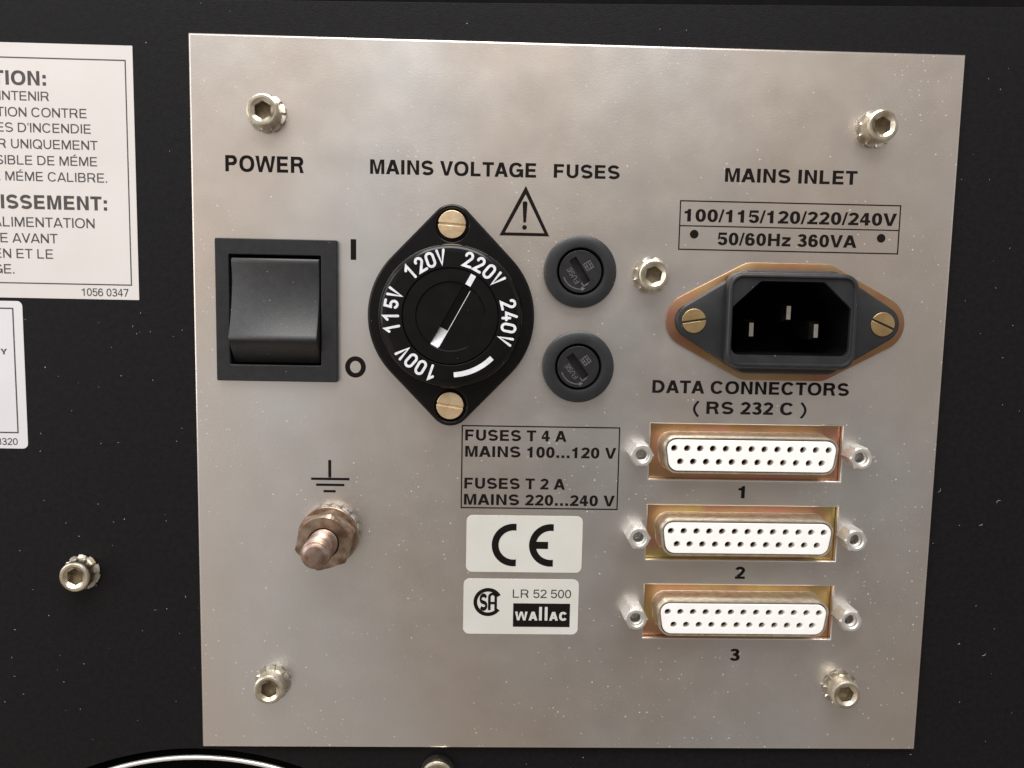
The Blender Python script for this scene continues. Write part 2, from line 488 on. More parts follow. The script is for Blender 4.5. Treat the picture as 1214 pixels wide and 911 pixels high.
def glyph(c, v, h):
    """outer width, side bearing, layers of even-odd outlines; v stem width, h level stroke height"""
    S0, S1, S2 = 0.095, 0.06, 0.015
    if c in 'AÁ':
        w, ap, s, yb = 0.96, v * 0.62, v * 1.06, 0.20
        k = w / 2 - ap
        ya = (w / 2 - s) / k
        yt = yb + h
        return w, S2, [[[(0, 0), (w / 2 - ap, 1), (w / 2 + ap, 1), (w, 0), (w - s, 0), (w - s - k * yb, yb), (s + k * yb, yb), (s, 0)],
                        [(s + k * yt, yt), (w / 2, ya), (w - s - k * yt, yt)]]]
    if c == 'B':
        w, m = 0.82, 0.53
        o = bowl(0, w, 0, m, 0.27)[:-2] + [(w * 0.70, m)]
        o = [(0, 0)] + bowl(0, w, 0, m + h / 2 - 0.02, 0.27)[1:-1] + bowl(0, w * 0.95, m - h / 2 + 0.02, 1, 0.26)[3:]
        return w, S0, [[bowl(0, w, 0, m + h / 2, 0.28), bowl(v, w - v, h, m - h / 2, 0.16)],
                       [bowl(0, w * 0.95, m - h / 2, 1, 0.26), bowl(v, w * 0.95 - v, m + h / 2, 1 - h, 0.15)]]
    if c == 'C':
        w = 0.96
        return w, S1, [[band(w / 2, .5, w / 2, .515, v, h, 34, 326, 30)]]
    if c == 'D':
        w = 0.90
        return w, S0, [[bowl(0, w, 0, 1, 0.46), bowl(v, w - v, h, 1 - h, 0.34)]]
    if c in 'EÉ':
        w = 0.76
        L = [[[(0, 0), (w, 0), (w, h), (v, h), (v, .5 - h / 2), (w * .93, .5 - h / 2), (w * .93, .5 + h / 2), (v, .5 + h / 2), (v, 1 - h), (w * .98, 1 - h), (w * .98, 1), (0, 1)]]]
        if c == 'É':
            L.append([[(w * .42, 1.07), (w * .58, 1.07), (w * .85, 1.22), (w * .58, 1.22)]])
        return w, S0, L
    if c == 'F':
        w = 0.72
        return w, S0, [[[(0, 0), (v, 0), (v, .47 - h / 2), (w * .92, .47 - h / 2), (w * .92, .47 + h / 2), (v, .47 + h / 2), (v, 1 - h), (w, 1 - h), (w, 1), (0, 1)]]]
    if c == 'G':
        w = 1.0
        return w, S1, [[band(w / 2, .5, w / 2, .515, v, h, 34, 340, 30)], [[(w * .52, .38), (w * .52, .38 + h), (w, .38 + h), (w, 0.0), (w - v * .72, 0.0), (w - v * .92, .2), (w - v * .92, .38)]]]
    if c == 'H':
        w = 0.84
        return w, S0, [[[(0, 0), (v, 0), (v, .5 - h / 2), (w - v, .5 - h / 2), (w - v, 0), (w, 0), (w, 1), (w - v, 1), (w - v, .5 + h / 2), (v, .5 + h / 2), (v, 1), (0, 1)]]]
    if c in 'Il':
        return v, S0, [[rect(0, 0, v, 1)]]
    if c == 'L':
        w = 0.70
        return w, S0, [[[(0, 0), (w, 0), (w, h), (v, h), (v, 1), (0, 1)]]]
    if c == 'M':
        w = 1.0
        d = v * 1.25
        return w, S0, [[[(0, 0), (v * .92, 0), (v * .92, .78), (w / 2 - v * .46, 0), (w / 2 + v * .46, 0), (w - v * .92, .78), (w - v * .92, 0), (w, 0), (w, 1), (w - d, 1), (w / 2, .30), (d, 1), (0, 1)]]]
    if c == 'N':
        w = 0.84
        return w, S0, [[[(0, 0), (v * .95, 0), (v * .95, .70), (w - v, 0), (w, 0), (w, 1), (w - v * .95, 1), (w - v * .95, .30), (v, 1), (0, 1)]]]
    if c in 'OQ':
        w = 1.02
        L = [[oval(w / 2, .5, w / 2, .515), oval(w / 2, .5, w / 2 - v, .515 - h)]]
        if c == 'Q':
            L.append([[(w * .55, .26), (w * .65, .36), (w * .99, .03), (w * .89, -.08)]])
        return w, S1, L
    if c == 'P':
        w = 0.80
        y = .38
        return w, S0, [[[(0, 0), (v, 0), (v, y)] + bowl(v, w, y, 1, .30)[1:-1] + [(0, 1)], bowl(v, w - v, y + h, 1 - h, .18)]]
    if c == 'R':
        w = 0.88
        y = .40
        return w, S0, [[[(0, 0), (v, 0), (v, y)] + bowl(v, w * .97, y, 1, .30)[1:-1] + [(0, 1)], bowl(v, w * .97 - v, y + h, 1 - h, .18)],
                       [[(w * .42, y + h * .5), (w * .70, y + h * .55), (w * .86, y - .02), (w * .93, .18), (w, 0), (w - v * 1.08, 0), (w * .66, .26), (w * .58, y)]]]
    if c == 'S':
        w = 0.86
        t = (v + h) / 2 * .98
        x, a = w / 2, w / 2 - t / 2
        bu = (0.53 - t / 2) / 2 + .003
        p = [(x + a * .96 * math.cos(math.radians(q)), 1.015 - t / 2 - bu + bu * math.sin(math.radians(q))) for q in range(22, 236, 9)]
        bl = (1.03 - t) / 2 - bu
        p += [(x + a * math.cos(math.radians(q)), -.015 + t / 2 + bl + bl * math.sin(math.radians(q))) for q in range(56, -160, -9)]
        return w, S1, [stroke(p, t, cap='butt')]
    if c == 'T':
        w = 0.80
        return w, S2 + .02, [[[(w / 2 - v / 2, 0), (w / 2 + v / 2, 0), (w / 2 + v / 2, 1 - h), (w, 1 - h), (w, 1), (0, 1), (0, 1 - h), (w / 2 - v / 2, 1 - h)]]]
    if c == 'U':
        w, r = 0.84, .42
        o = [(w / 2 - w / 2 * math.cos(math.radians(q)), .36 - .375 * math.sin(math.radians(q))) for q in range(0, 181, 10)]
        i = [(w / 2 + (w / 2 - v) * math.cos(math.radians(q)), .36 - (.375 - h) * math.sin(math.radians(q))) for q in range(0, 181, 10)]
        return w, S0, [[[(0, 1)] + o + [(w, 1), (w - v, 1)] + i + [(v, 1)]]]
    if c == 'V':
        w, s = 0.92, v * 1.06
        return w, S2, [[[(0, 1), (w / 2 - v * .55, 0), (w / 2 + v * .55, 0), (w, 1), (w - s, 1), (w / 2, .24), (s, 1)]]]
    if c in 'Ww':
        w, s = 1.36, v * 1.02
        q = w / 4
        return w, S2, [[[(0, 1), (q - v * .45, 0), (q + v * .5, 0), (w / 2, .70), (w - q - v * .5, 0), (w - q + v * .45, 0), (w, 1), (w - s, 1), (w - q, .28), (w / 2 + v * .5, 1), (w / 2 - v * .5, 1), (q, .28), (s, 1)]]]
    if c == 'Y':
        w, s = 0.90, v * 1.1
        return w, S2, [[[(w / 2 - v / 2, 0), (w / 2 + v / 2, 0), (w / 2 + v / 2, .40), (w, 1), (w - s, 1), (w / 2, .56), (s, 1), (0, 1), (w / 2 - v / 2, .40)]]]
    if c in 'Zz':
        k = .74 if c == 'z' else 1
        w = 0.62
        s = v * 1.15
        return w, .05, [[[(0, 0), (w, 0), (w, h), (s, h), (w, k - h), (w, k), (.02, k), (.02, k - h), (w - s, k - h), (0, h)]]]
    dw = 0.69
    if c == '0':
        return dw, .05, [[oval(dw / 2, .5, dw / 2, .51), oval(dw / 2, .5, dw / 2 - v, .51 - h)]]
    if c == '1':
        x = dw * .70
        return dw, .05, [[[(x - v, 0), (x, 0), (x, 1), (x - v * .72, 1), (x - v * 1.05, .86), (dw * .08, .80), (dw * .08, .80 - h * .85), (x - v, .80 - h * .85)]]]
    if c == '2':
        t = (v + h) / 2
        a = dw / 2 - t / 2
        p = [(dw / 2 + a * math.cos(math.radians(q)), .71 + (.30 - t / 2) * math.sin(math.radians(q))) for q in range(170, -36, -10)]
        p += [(dw * .62, .42), (t * .80, h * .9)]
        return dw, .05, [stroke(p, t, cap='butt'), [rect(0, 0, dw, h)]]
    if c == '3':
        return dw, .05, [[band(dw * .48, .74, dw * .46, .27, v, h, 165, -88, 20)], [band(dw / 2, .275, dw / 2, .29, v, h, 88, -165, 20)], [rect(dw * .32, .52 - h / 2, dw * .5, .52 + h / 2)]]
    if c == '4':
        x1, x0, yb = dw * .82, dw * .82 - v, .22
        return dw, .05, [[[(x0, 0), (x1, 0), (x1, yb), (dw, yb), (dw, yb + h), (x1, yb + h), (x1, 1), (x0 - .02, 1), (0, yb + h), (0, yb), (x0, yb)], [(v * .62, yb + h), (x0, yb + h), (x0, 1 - v * 1.15)]]]
    if c == '5':
        return dw, .05, [[[(dw * .10, 1), (dw * .94, 1), (dw * .94, 1 - h), (dw * .26, 1 - h), (dw * .20, .44), (dw * .02, .46)]], [band(dw / 2, .325, dw / 2, .34, v, h, 130, -165, 24)]]
    if c == '6':
        return dw, .05, [[oval(dw / 2, .32, dw / 2, .335), oval(dw / 2, .32, dw / 2 - v, .335 - h)], [band(dw / 2, .5, dw / 2, .51, v, h, 32, 200, 20)]]
    if c == '7':
        return dw, .05, [[[(0, 1), (dw, 1), (dw, 1 - h), (dw * .45, 0), (dw * .45 - v * 1.05, 0), (dw - v * 1.1, 1 - h), (0, 1 - h)]]]
    if c == '/':
        return .40, -.01, [[[(0, -.02), (v * .62, -.02), (.40, 1.02), (.40 - v * .62, 1.02)]]]
    if c == '.':
        return v * 1.02, .09, [[rect(0, 0, v * 1.02, v * 1.02)]]
    if c == ':':
        return v, .12, [[rect(0, 0, v, v), rect(0, .74 - v, v, .74)]]
    if c == "'":
        return v * .8, .06, [[[(0, 1), (v * .8, 1), (v * .6, .70), (v * .2, .70)]]]
    if c in '()':
        p = [(.30 * (1 - math.cos(q / 10 * 1.2)) / .64, .39 + .62 * q / 10) for q in range(-10, 11)]
        if c == ')':
            p = [(.30 - x, y) for x, y in p]
        return .30, .07, [stroke(p, v * .72, cap='butt')]
    raise KeyError(c)


def letters(s, x0, x1, y, cap, bold=True, wide=1.0, v=None):
    """layers of outlines of s set between x0 and x1 on baseline y (mm); x0 None keeps natural widths, right-aligned"""
    v = v or (0.236 if bold else 0.14)
    h = v * (0.82 if bold else 0.88)
    pen, items = 0.0, []
    for ch in s:
        if ch == ' ':
            pen += 0.38
            continue
        w, sb, L = glyph(ch, v, h)
        pen += sb
        items.append((pen, L))
        pen += w + sb
    xs = [px + q[0] for px, L in items for l in L for p in l for q in p]
    lo, hi = min(xs), max(xs)
    kx = cap * wide if x0 is None else (x1 - x0) / (hi - lo)
    if x0 is None:
        x0 = x1 - (hi - lo) * kx
    out = [[], [], []]
    for px, L in items:
        for j, l in enumerate(L):
            out[j] += [[((px + q[0] - lo) * kx + x0, q[1] * cap + y) for q in p] for p in l]
    return [l for l in out if l]


def xform(layers, f):
    return [[f(p) for p in l] for l in layers]


def printed(parent, polys, z, m='black_ink', label=None, name='printed_lettering', t=0.03):
    layers = polys if isinstance(polys[0][0][0], (list, tuple)) else [polys]
    me = join(*[flat(l, z, z + t + 0.004 * j) for j, l in enumerate(layers)]) if len(layers) > 1 else flat(polys if layers[0] is not polys[0] else layers[0], z, z + t)
    o = finish(name, me, m, parent, smooth=0)
    if label:
        o['label'] = label
    return o


# ------------------------------------------------------------------ setting: black case
ZC = -1.5                                     # front of the case, behind the plate
case_outline = [(-420, -220), (320, -220), (320, 175.2), (-22, 167.9), (-420, 161.6)]
FX, FY, FR = -2.0 - 80, 160 - 220.0, 65.7
case_holes = [rect(5 - 80, 160 - 148, 155 - 80, 160 - 5), circle(FR, 160, FX, FY)]
case = finish('equipment_case', flat([case_outline] + case_holes, ZC - 1.6, ZC, 0.08), 'black_powder_coat', None, at=(80, 160, 0))
case['kind'] = 'structure'
inside = finish('case_interior', flat([rect(-420, -220, 320, 190)], -46, -44), 'case_inside', None, at=(80, 160, 0))
inside['kind'] = 'structure'
lid = finish('case_lid', flat([rect(-420, 160, 320, 200)], -16, -12, 0.1), 'case_inside', None, at=(80, 160, 0))
lid['kind'] = 'structure'

# ------------------------------------------------------------------ metal plate with its printing
PW, PH = 160.84, 153.1
plate = thing('metal_plate', 'large square dull grey metal plate with black printing, screwed to the black case', 'plate', 0, 0)
SUBY = (84.95, 102.98, 120.95)
holes = [rect(97.65, -(y + 6.05), 139.75, -(y - 6.05)) for y in SUBY]
holes.append(rect(112.4, -64.8, 138.5, -47.4))
holes.append(rect(6.3, -69.4, 28.9, -42.8))
sheet = finish('sheet', flat([rect(0, -PH, PW, 0)] + holes, -1.5, 0.0, 0.48, 4), 'dull_plate_metal', plate, smooth=50)


def pl_text(s, x0, x1, y, cap, **k):
    return printed(plate, letters(s, x0, x1, -y, cap, **k), 0.004, label='black lettering reading ' + s)


pl_text('POWER', 7.15, 23.25, 27.5, 3.3)
pl_text('MAINS VOLTAGE', 36.95, 71.5, 27.3, 2.95)
pl_text('FUSES', 75.2, 89.05, 27.2, 2.8)
pl_text('MAINS INLET', 111.3, 139.45, 27.2, 2.85)
pl_text('DATA CONNECTORS', 97.6, 140.5, 72.15, 2.78)
pl_text('( RS 232 C )', 106.6, 131.45, 76.55, 2.72)
for s, y in (('1', 95.1), ('2', 113.3), ('3', 132.2)):
    x = {'1': 118.1, '2': 118.65, '3': 118.4}[s]
    w = {'1': 0.72, '2': 1.10, '3': 1.10}[s]
    pl_text(s, x - w, x + w, y, 2.75)
printed(plate, [rect(32.92, -45.1, 34.08, -40.8)], 0.004, label='black bar mark for on', name='printed_mark')
printed(plate, [[(33.92 + 2.2 * math.cos(t * math.pi / 24), -67.66 + 2.28 * math.sin(t * math.pi / 24)) for t in range(48)],
                [(33.92 + 1.15 * math.cos(t * math.pi / 24), -67.66 + 1.3 * math.sin(t * math.pi / 24)) for t in range(48)]], 0.004, label='black ring mark for off', name='printed_mark')
# ratings box
bx = frame(101.98, -41.56, 149.27, -31.2, 0.26)
printed(plate, [bx[0], rect(102.24, -36.38, 149.01, -31.46), rect(102.24, -41.30, 149.01, -36.63)], 0.004, name='printed_frame', label='thin black frame with a dividing line')
pl_text('100/115/120/220/240V', 103.05, 148.5, 35.6, 2.62)
pl_text('50/60Hz 360VA', 110.35, 140.15, 40.36, 2.62)
for x in (105.28, 145.39):
    printed(plate, [circle(0.92, 28, x, -38.22)], 0.004, label='round black dot in the frame', name='printed_dot')
# fuse ratings box
printed(plate, frame(56.67, -98.08, 90.96, -79.79, 0.27), 0.004, name='printed_frame', label='thin black frame around the fuse ratings')
pl_text('FUSES T 4 A', 57.45, 79.35, 83.13, 2.38)
pl_text('MAINS 100...120 V', 57.5, 90.25, 86.7, 2.38)
pl_text('FUSES T 2 A', 57.4, 79.3, 93.7, 2.38)
pl_text('MAINS 220...240 V', 57.37, 90.26, 97.28, 2.38)
# warning triangle
tri = [(69.42, -29.0), (64.05, -39.36), (74.58, -39.36)]
tri_in = [(69.42, -30.75), (65.22, -38.70), (73.50, -38.70)]
printed(plate, [tri, tri_in, rounded([(69.04, -36.6), (69.6, -36.6), (69.86, -32.2), (68.78, -32.2)], [.15, .15, .35, .35], 4), circle(0.5, 20, 69.31, -37.6)], 0.004, label='black warning triangle with exclamation mark', name='printed_symbol')
# earth symbol
printed(plate, [rect(28.08, -91.68, 28.72, -87.85)], 0.004, name='printed_symbol', label='upright stroke of the earth symbol')
for (a, b, y) in ((24.4, 32.62, 92.0), (25.47, 31.52, 93.3), (27.04, 29.65, 94.7)):
    printed(plate, [rect(a, -y - 0.26, b, -y + 0.26)], 0.004, name='printed_symbol', label='level bar of the earth symbol')


# ------------------------------------------------------------------ socket-head screws
def hexpts(r, n=48, rot=math.pi / 2):
    out = []
    for k in range(n):
        a = 2 * math.pi * k / n
        q = (a - rot + math.pi / 6) % (math.pi / 3) - math.pi / 6
        d = r * math.cos(math.pi / 6) / math.cos(q) if False else r * math.cos(math.pi / 6) / math.cos((a - rot) % (math.pi / 3) - math.pi / 6)
        out.append((d * math.cos(a), d * math.sin(a)))
    return out


def screw_head_mesh(rot):
    r, z0, z1 = 3.25, 0.8, 4.1
    s = [(circle(r * 0.97), z0), (circle(r), z0 + 0.15), (circle(r), z1 - 0.42), (circle(r - 0.12), z1 - 0.16), (circle(r - 0.4), z1),
         (circle(2.42), z1), (circle(2.3), z1 - 0.10), (hexpts(1.88, rot=rot), z1 - 0.5), (hexpts(1.84, rot=rot), z1 - 3.0), (circle(0.3), z1 - 3.3)]
    return loft(s, True, True)


def washer_mesh(nt=10, r0=2.9, r1=3.9, seed=0):
    """external-tooth lock washer with bent teeth"""
    top, bot, rin = [], [], []
    zt, zb = [], []
    for t in range(nt):
        a = 2 * math.pi * t / nt
        st = 2 * math.pi / nt
        for f, r, z in ((0.0, r1 * 0.91, 0.35), (0.08, r1, 0.72), (0.5, r1 * 1.01, 0.45), (0.85, r1 * 0.985, 0.18), (0.84, r1 * 0.91, 0.3)):
            q = a + st * f
            top.append((r * math.cos(q), r * math.sin(q))); zt.append(z + 0.12)
            bot.append((r * math.cos(q), r * math.sin(q))); zb.append(max(z - 0.35, 0.01))
            rin.append((r0 * math.cos(q), r0 * math.sin(q)))
    n = len(top)
    return loft([(rin, 0.02), (bot, zb), (top, zt), (rin, 0.75)], False, False)


SCREWS = [
    (15.9, 15.75, 0, 0, 'pale steel hex socket screw in the upper left plate corner, above POWER', 1.57),
    (142.45, 15.65, 0, 0, 'pale steel hex socket screw in the upper right plate corner, above MAINS INLET', 1.57),
    (15.8, 137.85, 0, 0, 'pale steel hex socket screw in the lower left corner of the metal plate', 1.5),
    (142.4, 138.15, 0, 0, 'pale steel hex socket screw in the lower right plate corner, below the data connectors', 1.2),
    (96.3, 47.05, 0, 1, 'small pale steel hex socket screw between the upper fuse holder and the mains inlet', 1.4),
    (-25.5, 113.6, ZC, 0, 'yellowish steel hex socket screw in the bare black case left of the metal plate', 1.57),
    (52.3, 158.7, ZC, 0, 'steel screw in the black case just below the bottom edge of the metal plate', 1.3),
]
first = None
for i, (x, y, z, kind, lab, rot) in enumerate(SCREWS):
    t = thing('socket_screw', lab, 'screw', x, y, z, 'hex socket screws in the plate and case')
    h = finish('screw_head', screw_head_mesh(rot), 'zinc_steel', t, smooth=24)
    finish('socket_floor', lathe([(1.9, 1.65), (0.2, 1.63)], 24, False, True), 'socket_brown', h)
    if i == 6:
        h.scale = (1.14, 1.14, 1.0)
        continue
    w = finish('lock_washer', washer_mesh(), 'bright_zinc', t, smooth=20)
    w.rotation_euler = (0, 0, 0.37 * i)

# ------------------------------------------------------------------ power switch
sw = thing('power_switch', 'square black rocker switch with wide flat bezel between the I and O marks', 'switch', 17.75, 56.0)
SX0, SX1, SY0, SY1 = 5.15 - 17.75, 30.35 - 17.75, 56 - 70.88, 56 - 41.18
OX0, OX1, OY0, OY1 = 8.0 - 17.75, 27.0 - 17.75, 56 - 67.42, 56 - 44.5
finish('bezel', flat([rounded(rect(SX0, SY0, SX1, SY1), 0.35, 4), rounded(rect(OX0, OY0, OX1, OY1), 0.25, 3)], 0.0, 1.6, 0.18), 'grey_plastic', sw)
finish('switch_well', flat([rect(OX0 - 0.3, OY0 - 0.3, OX1 + 0.3, OY1 + 0.3)], -3.2, -3.0), 'void_black', sw, smooth=0)
prof = [(45.15, -2.5), (45.15, 0.9), (45.25, 1.3), (45.6, 1.5), (46.2, 1.48)]
for k in range(1, 25):
    y = 46.2 + (61.6 - 46.2) * k / 24
    u = (y - 46.2) / (61.6 - 46.2)
    prof.append((y, 1.48 - 1.0 * u * (1 - u) * 2.2 + 2.75 * u * u))
prof += [(61.95, 4.24), (62.2, 4.12), (62.35, 3.85), (63.4, 2.9), (66.9, 0.2), (67.1, -0.2), (67.1, -2.5)]
hw = 9.12
sec = []
vs, fs = [], []
xs = [(-hw, 0.35), (-hw + 0.10, 0.12), (-hw + 0.35, 0.0), (0, 0.0), (hw - 0.35, 0.0), (hw - 0.10, 0.12), (hw, 0.35)]
for x, dz in xs:
    for y, z in prof:
        vs.append((x - 0.25, 56 - y, z - dz))
np_ = len(prof)
for i in range(len(xs) - 1):
    for k in range(np_ - 1):
        a = i * np_ + k
        fs.append((a, a + 1, a + np_ + 1, a + np_))
fs.append(tuple(range(np_)))
fs.append(tuple(reversed(range((len(xs) - 1) * np_, len(xs) * np_))))
finish('rocker', raw(vs, fs), 'rocker_plastic', sw, smooth=40)


# ------------------------------------------------------------------ slotted screws (parts of the thing they hold)
def slotted(parent, x, y, z, r, m, ang, h=0.9, name='screw'):
    w = r * 0.085
    a = [(-math.sqrt(r * r - w * w), w)]
    halves = []
    for s in (1, -1):
        a0 = math.degrees(math.asin(w / r))
        pts = arc(0, 0, r, a0, 180 - a0, 28) if s > 0 else arc(0, 0, r, 180 + a0, 360 - a0, 28)
        halves.append(flat([pts], h - 0.45, h, 0.09))
    me = join(lathe([(r - 0.1, 0), (r - 0.1, h - 0.42)], 40, True, True), *halves)
    moved(me, x, y, z, ang)
    return finish(name, me, m, parent, smooth=35)


# ------------------------------------------------------------------ voltage selector
vs_t = thing('voltage_selector', 'round glossy black voltage dial with white numbers on a diamond flange', 'dial switch', 54.25, 56.45)
fl = hull(circle(17.4, 96) + circle(4.35, 48, 0, 18.8) + circle(4.35, 48, 0, -18.8))
scr_holes = [circle(3.25, 40, 0, 18.8), circle(3.25, 40, 0, -18.8)]
finish('flange', join(flat([fl] + scr_holes, 0.0, 3.0, 0.55, 4), flat([circle(3.4, 40, 0, 18.8)], 0.3, 1.4), flat([circle(3.4, 40, 0, -18.8)], 0.3, 1.4)), 'glossy_black_plastic', vs_t, smooth=40)
finish('dial_ring', lathe([(14.9, 2.6), (14.9, 4.6), (14.75, 5.25), (14.35, 5.75), (13.7, 5.98), (13.0, 6.0), (10.1, 6.0), (10.0, 5.9), (10.0, 3.5)], 128), 'glossy_black_plastic', vs_t, smooth=40)
ang = math.radians(-28.5)
ca, sa = math.cos(ang), math.sin(ang)


def turn(pts):
    return [(x * ca - y * sa, x * sa + y * ca) for x, y in pts]


slot = turn(rect(-0.92, -6.95, 0.92, 6.7))
rotor = finish('rotor', join(lathe([(9.85, 3.5), (9.85, 5.8), (9.7, 5.95), (7.2, 5.95), (7.0, 5.5)], 96),
                             flat([circle(7.02, 96), slot], 3.0, 5.5, 0.0), flat([turn(rect(-1.3, -7, 1.3, 7))], 2.4, 3.2)), 'glossy_black_plastic', vs_t, smooth=30)
printed(rotor, [turn(rect(-0.58, 7.3, 0.58, 9.7))], 5.955, 'white_paint', name='pointer')
printed(rotor, [turn(rect(0.92, -6.6, 1.03, 6.55))], 5.504, 'white_paint', name='slot_edge_highlight')  # edge highlight painted as a thin white strip along the slot
# white ramp in the lower end of the slot
rv = [(-0.88, -6.93, 5.47), (0.88, -6.93, 5.47), (0.88, -3.0, 3.25), (-0.88, -3.0, 3.25), (-0.88, -6.93, 3.1), (0.88, -6.93, 3.1)]
rv = [(*turn([(x, y)])[0], z) for x, y, z in rv]
finish('pointer', raw(rv, [(0, 1, 2, 3), (0, 3, 4), (1, 5, 2), (4, 5, 1, 0), (3, 2, 5, 4)]), 'white_paint', rotor, smooth=0)
for s in (1, -1):
    slotted(vs_t, 0, 18.8 * s + 0.05, 2.0, 2.85, 'pale_brass', math.radians(-4 if s > 0 else -9), 1.6)

DIG = {
    '1': [[(0.04, 0.76), (0.30, 1.0), (0.30, 0.0)]],
    '2': [[(0.03, 0.74)] + arc(0.26, 0.74, 0.24, 165, -35, 12) + [(0.02, 0.02), (0.54, 0.02)]],
    '4': [[(0.30, 1.0), (0.02, 0.26), (0.54, 0.26)], [(0.40, 0.52), (0.40, 0.0)]],
    '5': [[(0.48, 1.0), (0.08, 1.0), (0.06, 0.56)] + arc(0.27, 0.36, 0.24, 120, -150, 14)],
    'V': [[(0.0, 1.0), (0.25, 0.0), (0.50, 1.0)]],
}
zero = arc(0.26, 0.72, 0.26, 0, 180, 12) + arc(0.26, 0.28, 0.26, 180, 360, 12)
PLACES = {'220V': (17, 28.5, 40, 51), '120V': (-42.6, -31, -20.2, -9.5), '115V': (-102, -91.0, -79, -68.2), '240V': (77, 88.5, 100, 112), '100V': (198.5, 209.5, 221, 232)}
for word, angs in PLACES.items():
    polys, polys2 = [], []
    for ch, a in zip(word, angs):
        h, w = 2.85, 3.0
        paths = [zero] if ch == '0' else DIG[ch]
        for j, pth in enumerate(paths):
            loc_ = [((px - 0.26) * w * 0.92, (py - 0.5) * h) for px, py in pth]
            g = stroke(loc_, 0.53, closed=(ch == '0'))
            q = math.radians(-a)
            for p in g:
                r0 = 12.15
                tr = [(x * math.cos(q) - (y + r0) * math.sin(q), x * math.sin(q) + (y + r0) * math.cos(q)) for x, y in p]
                (polys2 if j else polys).append(tr)
    me = flat(polys, 6.004, 6.035)
    if polys2:
        me = join(me, flat(polys2, 6.006, 6.042))
    o = finish('printed_lettering', me, 'white_paint', vs_t, smooth=0)
    o['label'] = 'white lettering reading ' + word
pa = arc(0, 0, 12.0, 90 - 134, 90 - 176, 24)
printed(vs_t, stroke(pa, 1.05, cap='butt'), 6.004, 'white_paint', label='white arc on the dial', name='printed_mark')


# ------------------------------------------------------------------ fuse holders
def fuse(x, y, lab, tilt):
    t = thing('fuse_holder', lab, 'fuse holder', x, y, 0, 'fuse holders beside the dial')
    finish('collar', lathe([(7.62, 0), (7.62, 1.7), (7.5, 2.1), (7.2, 2.3), (5.3, 2.42), (5.05, 2.36), (4.9, 2.1), (4.9, -1.2)], 96), 'blue_grey_plastic', t)
    finish('collar_seal', lathe([(4.95, -1.0), (4.95, 0.9), (4.4, 0.9), (4.4, -1.0)], 64), 'void_black', t)
    q = math.radians(-57 + tilt)

    def tn(pts, d=0.0):
        return [(px * math.cos(q) - py * math.sin(q), px * math.sin(q) + py * math.cos(q)) for px, py in pts]
    cap = finish('fuse_cap', join(flat([circle(4.45, 64), tn(rect(-3.1, -0.8, 2.8, 0.8))], 0.4, 1.9, 0.12), flat([circle(4.2, 48)], 0.0, 0.42)), 'dark_cap_plastic', t)
    # moulded word along the slot, its letters facing outward
    wd = letters('FUSE', -1.7, 1.9, 0, 1.05, bold=False)
    wd = xform(wd, lambda p: tn([(-px, -py - 1.2) for px, py in p]))
    printed(cap, wd, 1.904, 'pale_grey_print', label='moulded grey word FUSE')
    ar = stroke(arc(0, 0, 3.65, 180 + 20, 180 + 95, 20), 0.2, cap='butt')[0]
    e = arc(0, 0, 3.65, 180 + 95, 180 + 104, 2)
    tipa = math.radians(275)
    tip = [((3.65 + 0.45) * math.cos(tipa), (3.65 + 0.45) * math.sin(tipa)), (3.65 * math.cos(tipa + 0.22), 3.65 * math.sin(tipa + 0.22)), ((3.65 - 0.45) * math.cos(tipa), (3.65 - 0.45) * math.sin(tipa))]
    tip = [(px * 1.0, py) for px, py in tip]
    bk = math.radians(57 - tilt)
    printed(cap, [ar], 1.904, 'pale_grey_print', name='moulded_arrow', label='moulded curved arrow')
    printed(cap, [tip], 1.908, 'pale_grey_print', name='moulded_arrow', label='moulded arrow tip')
    sq = [tn([(px - 0.15, py + 2.1) for px, py in p]) for p in
          [rect(-0.85, -0.85, 0.85, 0.85), rect(-0.7, 0.35, -0.1, 0.7), rect(0.05, 0.35, 0.7, 0.7), rect(-0.7, -0.2, 0.7, 0.2), rect(-0.7, -0.7, -0.1, -0.35), rect(0.05, -0.7, 0.7, -0.35)]]
    printed(cap, sq, 1.904, 'pale_grey_print', name='moulded_emblem', label='small moulded square grid mark')
    ell = stroke([(2.1, -1.05), (3.0, -1.05), (3.0, 0.1)], 0.2, cap='butt')
    printed(cap, [tn(p) for p in ell], 1.904, 'pale_grey_print', name='moulded_mark')
    return t


fuse(81.15, 46.62, 'upper round grey fuse holder with slotted black cap, under the FUSES lettering', 0)
fuse(81.25, 66.68, 'lower round grey fuse holder with slotted black cap, right of the dial', 4)

# ------------------------------------------------------------------ mains inlet
inl = thing('mains_inlet', 'black three pin mains inlet socket on a copper coloured hexagonal backing plate', 'power inlet', 125.65, 56.45)


def inlet_shape(ex, er, cx, hy, cr):
    return hull(circle(er, 64, -ex, 0) + circle(er, 64, ex, 0) + [p for sx in (-1, 1) for sy in (-1, 1) for p in circle(cr, 40, sx * cx, sy * (hy - cr))])


def radial(poly, n=160, c=(-0.2, 0.6)):
    out = []
    for k in range(n):
        a = 2 * math.pi * (k + 0.5) / n
        dx, dy = math.cos(a), math.sin(a)
        best = None
        for i in range(len(poly)):
            (x0, y0), (x1, y1) = poly[i - 1], poly[i]
            ex, ey = x1 - x0, y1 - y0
            den = dx * ey - dy * ex
            if abs(den) < 1e-12:
                continue
            t = ((x0 - c[0]) * ey - (y0 - c[1]) * ex) / den
            u = ((x0 - c[0]) * dy - (y0 - c[1]) * dx) / den
            if t > 0 and -1e-6 <= u <= 1 + 1e-6 and (best is None or t > best):
                best = t
        out.append((c[0] + dx * best, c[1] + dy * best))
    return out


